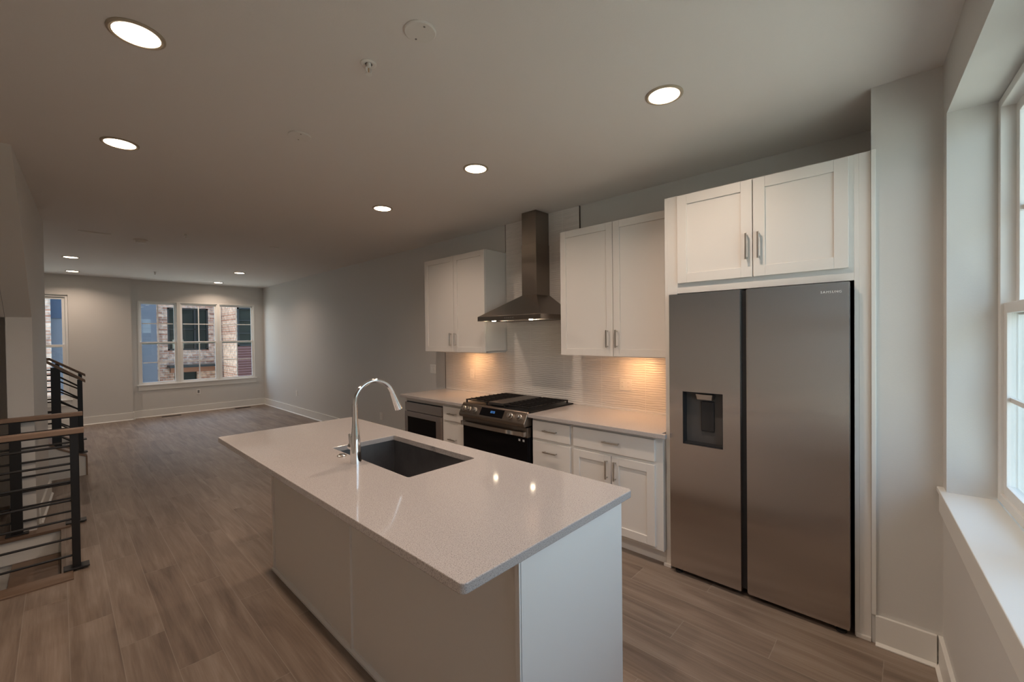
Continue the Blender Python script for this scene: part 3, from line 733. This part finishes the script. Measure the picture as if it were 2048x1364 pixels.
# ------------------------------------------------------------------ hood
t = empty('range_hood', (-.25, 2.81, 1.68), 'stainless chimney range hood mounted on the tile above the stove', 'range hood')
HY0, HY1, HXF = 2.415, 3.215, -.50
KY0, KY1, KX = 2.698, 2.884, -.212
MB().box(KX, -.012, KY0, KY1, 1.930, 2.425).box(KX+.004, -.012, KY0+.004, KY1-.004, 2.40, H-.002).build('chimney', 'steel_hood', t, bevel=.002)
z0, z1, z2 = 1.690, 1.733, 1.935
m = MB().quadbox([(HXF, HY0, z1), (-.012, HY0, z1), (-.012, HY1, z1), (HXF, HY1, z1)], [(KX-.003, KY0-.003, z2), (-.012, KY0-.003, z2), (-.012, KY1+.003, z2), (KX-.003, KY1+.003, z2)])
m.build('canopy', 'steel_hood', t, bevel=.0015)
m = MB(); m.box(HXF, HXF+.012, HY0, HY1, z0, z1); m.box(-.03, -.012, HY0, HY1, z0, z1); m.box(HXF+.012, -.03, HY0, HY0+.012, z0, z1); m.box(HXF+.012, -.03, HY1-.012, HY1, z0, z1); m.box(HXF+.012, -.03, HY0+.012, HY1-.012, z0+.008, z0+.014)
m.build('lip', 'steel_hood', t, bevel=.001)
m = MB()
for y in (2.74, 2.765, 2.79, 2.815, 2.84): m.lathe((HXF, y, 1.711), [(.006, 0), (.006, -.003), (0, -.003)], 12, axis='x')
m.build('button', 'knob_steel', t)
for x, y in ((-.317, 2.681), (-.351, 3.137)):
    MB().lathe((x, y, z0+.008), [(.020, 0), (.020, -.007), (0, -.008)], 24).build('lamp', 'hood_lamp', t)
MB().box(-.27, -.08, 2.50, 3.13, z0+.004, z0+.008).build('filter', 'steel', t)

# ------------------------------------------------------------------ island
t = empty('kitchen_island', (-2.05, 2.1, 0), 'white panelled kitchen island base in the foreground', 'island')
IX0, IX1, IY0, IY1 = -2.3555, -1.7347, .995, 3.2104
IT = .914
# open box so the sink can hang inside
m = MB()
m.box(IX0, IX0+.02, IY0, IY1, 0, IT-.031); m.box(IX1-.02, IX1, IY0, IY1, .105, IT-.031); m.box(IX0+.02, IX1-.02, IY1-.02, IY1, 0, IT-.031)
m.box(IX0+.02, IX1-.02, IY0+.02, IY1-.02, .105, .12); m.box(IX1-.08, IX1-.065, IY0, IY1, 0, .105)
m.build('body', 'island_paint', t, bevel=.0015)
MB().box(IX0-.004, IX1+.001, IY0-.014, IY0, 0, IT-.031).build('end_panel', 'island_paint', t, bevel=.001)
MB().box(IX0-.010, IX0, IY0-.014, IY0+.005, 0.0, IT-.031).build('corner_strip', 'island_paint', t, bevel=.001)
MB().box(IX0-.011, IX0, 2.100, 2.119, .02, IT-.031).build('batten', 'island_paint', t, bevel=.001)
MB().box(IX0-.011, IX0, IY1-.016, IY1+.006, .02, IT-.031).build('batten', 'island_paint', t, bevel=.001)
MB().prism([(IX0, IY0-.014, 0), (IX0-.016, IY0-.014, 0), (IX0-.016, IY0-.014, .012), (IX0-.006, IY0-.014, .022), (IX0, IY0-.014, .022)], (0, IY1-IY0+.026, 0)).build('shoe_moulding', 'island_paint', t)
for i in range(3):
    ya = IY0+.01+i*.735
    d_ = MB().box(IX1, IX1+.018, ya, ya+.72, .12, IT-.045).build('door', 'island_paint', t, bevel=.002)
    MB().tube([(IX1+.04, ya+.05, .62), (IX1+.04, ya+.05, .76)], .005, 8).tube([(IX1+.018, ya+.05, .64), (IX1+.04, ya+.05, .64)], .004, 8).tube([(IX1+.018, ya+.05, .74), (IX1+.04, ya+.05, .74)], .004, 8).build('handle', 'nickel', d_)
# worktop with a sink hole
SX_0, SX_1, SY_0, SY_1 = -2.255, -1.854, 1.754, 2.532
def ring_slab(out, inn, z0, z1, name, m, bev, rad=.018):
    def rr(x0, x1, y0, y1, r, n=5):
        pts = []
        for cx_, cy_, a0 in ((x1-r, y1-r, 0), (x0+r, y1-r, 90), (x0+r, y0+r, 180), (x1-r, y0+r, 270)):
            for k in range(n+1):
                a = math.radians(a0+90*k/n); pts.append((cx_+r*math.cos(a), cy_+r*math.sin(a)))
        return pts
    mb = MB(); bm = mb.bm
    po, pi_ = rr(*out, rad), rr(*inn, .012)
    V = {}
    for tag, pts in (('o', po), ('i', pi_)):
        for z in (z0, z1): V[tag, z] = [bm.verts.new((x, y, z)) for x, y in pts]
    n = len(po)
    for k in range(n):
        k2 = (k+1) % n
        bm.faces.new((V['o', z0][k], V['o', z0][k2], V['o', z1][k2], V['o', z1][k]))
        bm.faces.new((V['i', z0][k2], V['i', z0][k], V['i', z1][k], V['i', z1][k2]))
        bm.faces.new((V['o', z1][k], V['o', z1][k2], V['i', z1][k2], V['i', z1][k]))
        bm.faces.new((V['o', z0][k2], V['o', z0][k], V['i', z0][k], V['i', z0][k2]))
    return mb.build(name, m, None, bevel=bev)
o = ring_slab((-2.630, -1.732, .9316, 3.3685), (SX_0, SX_1, SY_0, SY_1), IT-.030, IT, 'countertop', 'quartz', .003)
shift_origin(o, (-2.18, 2.15, IT-.03)); o['label'] = 'large speckled white quartz worktop on the kitchen island with a sink cut-out'; o['category'] = 'countertop'
# sink
t = empty('undermount_sink', (-2.05, 2.14, .66), 'rectangular stainless undermount sink set in the island worktop', 'sink')
m = MB(); s0x, s1x, s0y, s1y = SX_0-.006, SX_1+.006, SY_0-.006, SY_1+.006; zt, zb = IT-.031, .66; w = .004
m.box(s0x-w, s0x, s0y-w, s1y+w, zb, zt); m.box(s1x, s1x+w, s0y-w, s1y+w, zb, zt); m.box(s0x, s1x, s0y-w, s0y, zb, zt); m.box(s0x, s1x, s1y, s1y+w, zb, zt)
m.box(s0x-w, s1x+w, s0y-w, s1y+w, zb-w, zb)
m.build('basin', 'sink_steel', t)
MB().lathe((-1.98, 2.14, zb), [(.056, .0), (.055, .003), (.040, .001), (.0, .001)], 32).build('drain', 'chrome', t, smooth=True)
# faucet
FX, FY = -2.304, 2.150
t = empty('kitchen_faucet', (FX, FY, IT), 'chrome gooseneck faucet with pull-down spray beside the island sink', 'faucet')
MB().lathe((FX, FY, IT), [(.028, 0), (.0275, .012), (.026, .05), (.0255, .06), (.0235, .09), (.0235, .118), (.0195, .15), (.0150, .20), (.0135, .245), (.0132, .292)], 32).build('body', 'chrome', t, smooth=True)
R = .110; zc = IT+.295; path = [(FX, FY, IT+.28), (FX, FY, zc)]
for k in range(1, 21):
    a = math.pi-math.radians(162)*k/20; path.append((FX+R+R*math.cos(a), FY, zc+R*math.sin(a)))
dv = Vector(path[-1])-Vector(path[-2]); dv.normalize()
MB().tube(path, .0118, 20).build('spout', 'chrome', t, smooth=True)
e0 = Vector(path[-1]); ax = (Vector((0, 1, 0)), dv.cross(Vector((0, 1, 0))), dv)
MB().lathe(e0-dv*.004, [(.0128, 0), (.0135, .012), (.0150, .035), (.0195, .085), (.0205, .100), (.017, .104), (0, .104)], 28, axis=ax).build('spray_head', 'chrome', t, smooth=True)
hb = Vector((FX, FY, IT+.075))
MB().tube([hb+Vector((0, .012, 0)), hb+Vector((-.004, .046, .004))], .018, 20).build('handle_hub', 'chrome', t, smooth=True)
MB().tube([hb+Vector((-.004, .036, .008)), hb+Vector((-.006, .040, .036)), hb+Vector((-.011, .043, .066))], .006, 14, rs=[.0135, .0095, .0065]).build('lever', 'chrome', t, smooth=True)
t = empty('air_switch_button', (-2.295, 2.322, IT), 'small round metal air switch button on the island left of the faucet', 'button')
MB().lathe((-2.295, 2.322, IT), [(.024, 0), (.024, .004), (.020, .007), (.014, .006), (.014, .0065), (0, .0065)], 28).build('flange', 'nickel', t, smooth=True)
MB().lathe((-2.295, 2.322, IT+.0066), [(.0135, 0), (.0125, .005), (0, .006)], 24).build('cap', 'nickel', t, smooth=True)

# ------------------------------------------------------------------ stair guards
def guard(y, xl, xr, posts, lab, hz, pw, bars):
    t = empty('stair_railing', ((xl+xr)/2, y, 0), lab, 'railing', 'level stair guards')
    MB().box(xl, xr, y-.030, y+.030, hz-.034, hz).build('handrail', 'oak_rail', t, bevel=.004)
    for (px, w_, d_) in posts:
        p = MB().box(px-w_/2, px+w_/2, y-d_, y+d_, .0215, hz-.035).build('post', 'black_metal', t, bevel=.002)
        MB().box(px-.062, px+.062, y-.045, y+.045, 0.0125, .022).build('base_plate', 'black_metal', p, bevel=.003)
    m0 = posts[0][0] if posts[0][0] > posts[-1][0] else posts[-1][0]
    for z in bars:
        MB().tube([(xl, y, z), (m0-.012, y, z)], .0075, 10).build('bar', 'black_metal', t, smooth=True)
    MB().box(xl, m0, y-.012, y+.012, hz-.044, hz-.035).build('top_channel', 'black_metal', t)
guard(4.235, -4.74, -3.214, [(-3.263, .040, .020), (-4.35, .040, .020)], 'near black metal stair guard with wood handrail at the left edge', .955, .04, [.84, .72, .60, .472, .345, .218, .100])
guard(5.285, -4.74, -3.192, [(-3.245, .050, .022), (-3.572, .062, .022), (-4.35, .05, .022)], 'far black metal stair guard with wood handrail across the stair opening', .942, .05, [.81, .69, .575, .46, .345, .22, .110])

# lower flight, going down to the left inside the opening
t = empty('lower_stairs', (-3.9, 4.7, -2.85), 'wooden stair steps going down in the floor opening between the two stair guards', 'stairs')
for i in range(5):
    xr = HX-.004-i*.235; z = -.19-i*.185
    MB().box(xr-.262, xr, 4.193, 5.212, z-.03, z).build('tread', 'oak_tread', t, bevel=.004)
    if i < 4: MB().box(xr-.245, xr-.235, 4.193, 5.212, z-.185, z-.03).build('riser', 'trim_paint', t)
# upper flight behind the wall: curbs, steps and two sloped rails
t = empty('upper_stairs', (-3.6, 7.6, 0), 'white-sided stairs rising to the left behind the stair wall', 'stairs')
def curb(y0, y1):
    c = MB().prism([(-3.13, y0, 0), (-3.13, y0, .215), (-3.20, y0, .245), (-3.34, y0, .330), (-4.35, y0, 1.10), (-4.35, y0, 0)], (0, y1-y0, 0)).build('curb_wall', 'trim_paint', t)
    m = MB(); P = [(-3.118, .222), (-3.20, .257), (-3.34, .342), (-4.35, 1.112)]
    for a_, b_ in zip(P, P[1:]):
        m.quadbox([(a_[0], y0-.012, a_[1]-.012), (b_[0], y0-.012, b_[1]-.012), (b_[0], y1+.012, b_[1]-.012), (a_[0], y1+.012, a_[1]-.012)], [(a_[0], y0-.012, a_[1]+.010), (b_[0], y0-.012, b_[1]+.010), (b_[0], y1+.012, b_[1]+.010), (a_[0], y1+.012, a_[1]+.010)])
    m.box(-3.130, -3.116, y0-.012, y0+.004, 0, .216)
    m.build('curb_cap', 'oak_rail', c)
curb(7.05, 7.17); curb(8.02, 8.14)
for i in range(5):
    xr = -3.135-i*.25; z = .185*(i+1)
    MB().box(xr-.275, xr, 7.183, 8.007, z-.03, z).build('tread', 'oak_tread', t, bevel=.003)
    MB().box(xr-.26, xr-.012, 7.183, 8.007, max(0, z-.185), z-.03).build('riser', 'trim_paint', t)
def srail(y, pts, posts, lab, nb, sl):
    t = empty('stair_railing', (-3.3, y, 0), lab, 'railing', 'sloped stair rails')
    P = pts; m = MB()
    for a_, b_ in zip(P, P[1:]):
        m.quadbox([(a_[0], y-.03, a_[1]-.034), (b_[0], y-.03, b_[1]-.034), (b_[0], y+.03, b_[1]-.034), (a_[0], y+.03, a_[1]-.034)], [(a_[0], y-.03, a_[1]), (b_[0], y-.03, b_[1]), (b_[0], y+.03, b_[1]), (a_[0], y+.03, a_[1])])
    m.build('handrail', 'oak_rail', t, bevel=.004)
    for px, zb_, zt_, w_ in posts:
        p = MB().box(px-w_/2, px+w_/2, y-.025, y+.025, zb_, zt_).build('post', 'black_metal', t, bevel=.002)
        MB().box(px-w_/2-.03, px+w_/2+.03, y-.05, y+.05, zb_, zb_+.012).build('base_plate', 'black_metal', p)
    a_, b_ = posts[0], posts[1]
    for k in range(nb):
        za = a_[2]-.085-k*.135; zb2 = b_[2]-.085-k*.135
        m = MB().tube([(a_[0], y, za), (b_[0], y, zb2)], .0085, 8)
        m.tube([(b_[0], y, zb2), (b_[0]-.8, y, zb2+.02)], .0085, 8)
        m.build('bar', 'black_metal', t)
# front rail (lower in the picture) and rear rail
srail(7.11, [(-3.118, 1.095), (-3.42, 1.335), (-4.2, 1.40)], [(-3.163, .256, 1.10, .042), (-3.353, .36, 1.25, .075)], 'nearer sloped stair rail with wood handrail behind the stair wall', 6, .75)
srail(8.08, [(-3.088, 1.108), (-3.405, 1.335), (-4.2, 1.335)], [(-3.137, .245, 1.125, .035), (-3.34, .36, 1.26, .04)], 'rear sloped stair rail with wood handrail on the far side of the upper stairs', 6, .72)

# ------------------------------------------------------------------ outside, far side
EY = 24.
S('ground', MB().box(-30, 30, LF+.6, 60, -3.3, -3.2), 'street')
t = empty('brick_building', (1.5, EY, -3.2), 'brick house across the street seen through the triple window', 'building')
# facade in pieces around openings
W1 = (-.035, 1.46, 1.07, 2.97); D1 = (.18, 1.0, -3.2, .10)
m = MB()
xs0, xs1, zt = -.49, 1.96, 7.5
m.box(xs0, W1[0], EY, EY+.4, -3.2, zt); m.box(W1[1], xs1, EY, EY+.4, -3.2, zt); m.box(W1[0], W1[1], EY, EY+.4, W1[3], zt); m.box(W1[0], W1[1], EY, EY+.4, .10, W1[2])
m.box(W1[0], D1[0], EY, EY+.4, -3.2, .10); m.box(D1[1], W1[1], EY, EY+.4, -3.2, .10)
m.build('brick_wall', 'brick', t)
def xwin(x0, x1, z0, z1, y, nx, nz, par=t):
    wf = MB(); fr = .07
    wf.box(x0, x1, y+.04, y+.12, z0, z0+fr).box(x0, x1, y+.04, y+.12, z1-fr, z1).box(x0, x0+fr, y+.04, y+.12, z0, z1).box(x1-fr, x1, y+.04, y+.12, z0, z1)
    for i in range(1, nx): x = x0+(x1-x0)*i/nx; wf.box(x-.04, x+.04, y+.05, y+.11, z0, z1)
    for i in range(1, nz): z = z0+(z1-z0)*i/nz; wf.box(x0, x1, y+.05, y+.11, z-.02, z+.02)
    o = wf.build('window', 'black_frame', par)
    MB().box(x0+.02, x1-.02, y+.13, y+.16, z0+.02, z1-.02).build('pane', 'dark_glass', o)
    return o
o = xwin(W1[0], W1[1], W1[2], W1[3], EY, 3, 2)
MB().box(.15, .55, EY+.121, EY+.129, 1.15, 1.55).build('blind', 'beige_blind', o)
# bay standing forward, its side catching the sun
BY = 21.56
MB().box(1.96, 5.5, BY, EY+.4, 2.93, 7.5).box(1.96, 2.02, BY, EY, -3.2, 2.93).box(2.02, 5.5, BY+.25, EY+.4, -3.2, -.14).build('brick_bay', 'brick', t)
sid = MB()
for k in range(13):
    z = -.20+k*.11
    sid.prism([(2.02, BY+.02, z), (2.02, BY-.02, z), (2.02, BY+.02, z+.105)], (1.5, 0, 0))
sid.box(2.02, 3.5, BY+.02, BY+.5, -.3, 1.23)
sid.build('siding', 'maroon_siding', t)
xwin(2.02, 2.75, 1.235, 2.93, BY-.05, 1, 3)
xwin(2.75, 3.5, 1.235, 2.93, BY-.05, 1, 3)
MB().box(2.02, 5.4, BY+.15, BY+.25, 1.2, 2.93).build('window_room', 'dark_glass', t)
# door canopy
MB().box(-.08, 1.72, EY-.75, EY, .33, .43).build('canopy', 'black_frame', t)
MB().box(.02, 1.62, EY-.25, EY, .10, .33).build('canopy_bracket', 'wood_trim', t)
MB().box(D1[0], D1[1], EY+.2, EY+.3, -3.2, .10).build('garage_door', 'dark_glass', t)
t = empty('grey_house', (-2, EY-1.5, -3.2), 'grey panelled house left of the brick house across the street', 'building')
MB().box(-1.0, -.50, EY-.8, EY+1, -3.2, 7.5).build('grey_corner', 'grey_panel', t)
MB().box(-1.6, -1.0, EY-.3, EY+1, -3.2, 7.5).build('recess_wall', 'navy_panel', t)
xwin(-1.4, -.98, .35, 3.1, EY-.45, 2, 3, t)
sid = MB()
for k in range(20):
    z = -.9+k*.115; sid.prism([(-1.65, EY-.82, z), (-1.65, EY-.86, z), (-1.65, EY-.82, z+.11)], (.68, 0, 0))
sid.build('siding', 'grey_panel', t)
MB().box(-3.50, -1.7, EY-2.0, EY+1, -3.2, 7.5).build('grey_wall', 'grey_panel', t)
MB().box(-3.50, -2.6, EY-2.03, EY-2.0, 2.35, 4.0).build('blue_panel', 'navy_panel', t)
t = empty('brick_house', (-5.2, EY-2, -3.2), 'brick house seen through the narrow window on the left', 'building')
MB().box(-7.5, -3.50, EY-2.3, EY+1, -3.2, 7.5).build('wall', 'brick', t)
xwin(-5.2, -4.0, .6, 2.6, EY-2.36, 2, 2, t)

# ------------------------------------------------------------------ outside, near side
S('ground', MB().box(-30, 30, -45, .4, -3.3, -3.2), 'paving')
t = empty('neighbour_house', (2, -6, -3.2), 'pale vertical siding of the neighbouring house outside the right window', 'building')
m = MB()
m.box(1.2, 1.35, -5.0, -.32, -3.2, 2.25)
for k in range(24):
    y = -.45-k*.19; m.box(1.18, 1.2, y-.02, y+.02, -3.2, 2.25)
m.build('siding_wall', 'pale_siding', t)
m = MB()
m.box(-8, 9, -13.0, -12.6, -3.2, 2.0); m.build('house_wall', 'pale_siding', t)
# unseen deck just outside the near window, added to bounce sunlight onto the ceiling
t = empty('bounce_deck', (-2, -2.3, -.3), 'unseen pale deck added outside the right window to bounce sunlight indoors', 'deck')
m = MB()
for k in range(26): m.box(-8, 1.1, -.30-.15*k-.144, -.30-.15*k, -.22, -.18)
m.build('deck_boards', 'deck_board', t)
MB().box(-8, 1.1, -4.2, -.32, -.40, -.225).build('deck_frame', 'concrete', t)
# unseen upper storeys and row houses, added to cut skylight on the facades
t = empty('sky_blocking_row', (-2, 5, H+.3), 'unseen upper storeys of the row of houses, added above the ceiling to block skylight', 'building')
MB().box(XL-.3, .3, -.24, LF+.2, H+.14, 8.5).build('upper_storeys', 'concrete', t)
MB().box(.3, 14, .4, LF+.2, -3.2, 8.5).build('party_house', 'concrete', t)
MB().box(-18, XL-.3, -.24, LF+.2, -3.2, 8.5).build('party_house', 'concrete', t)
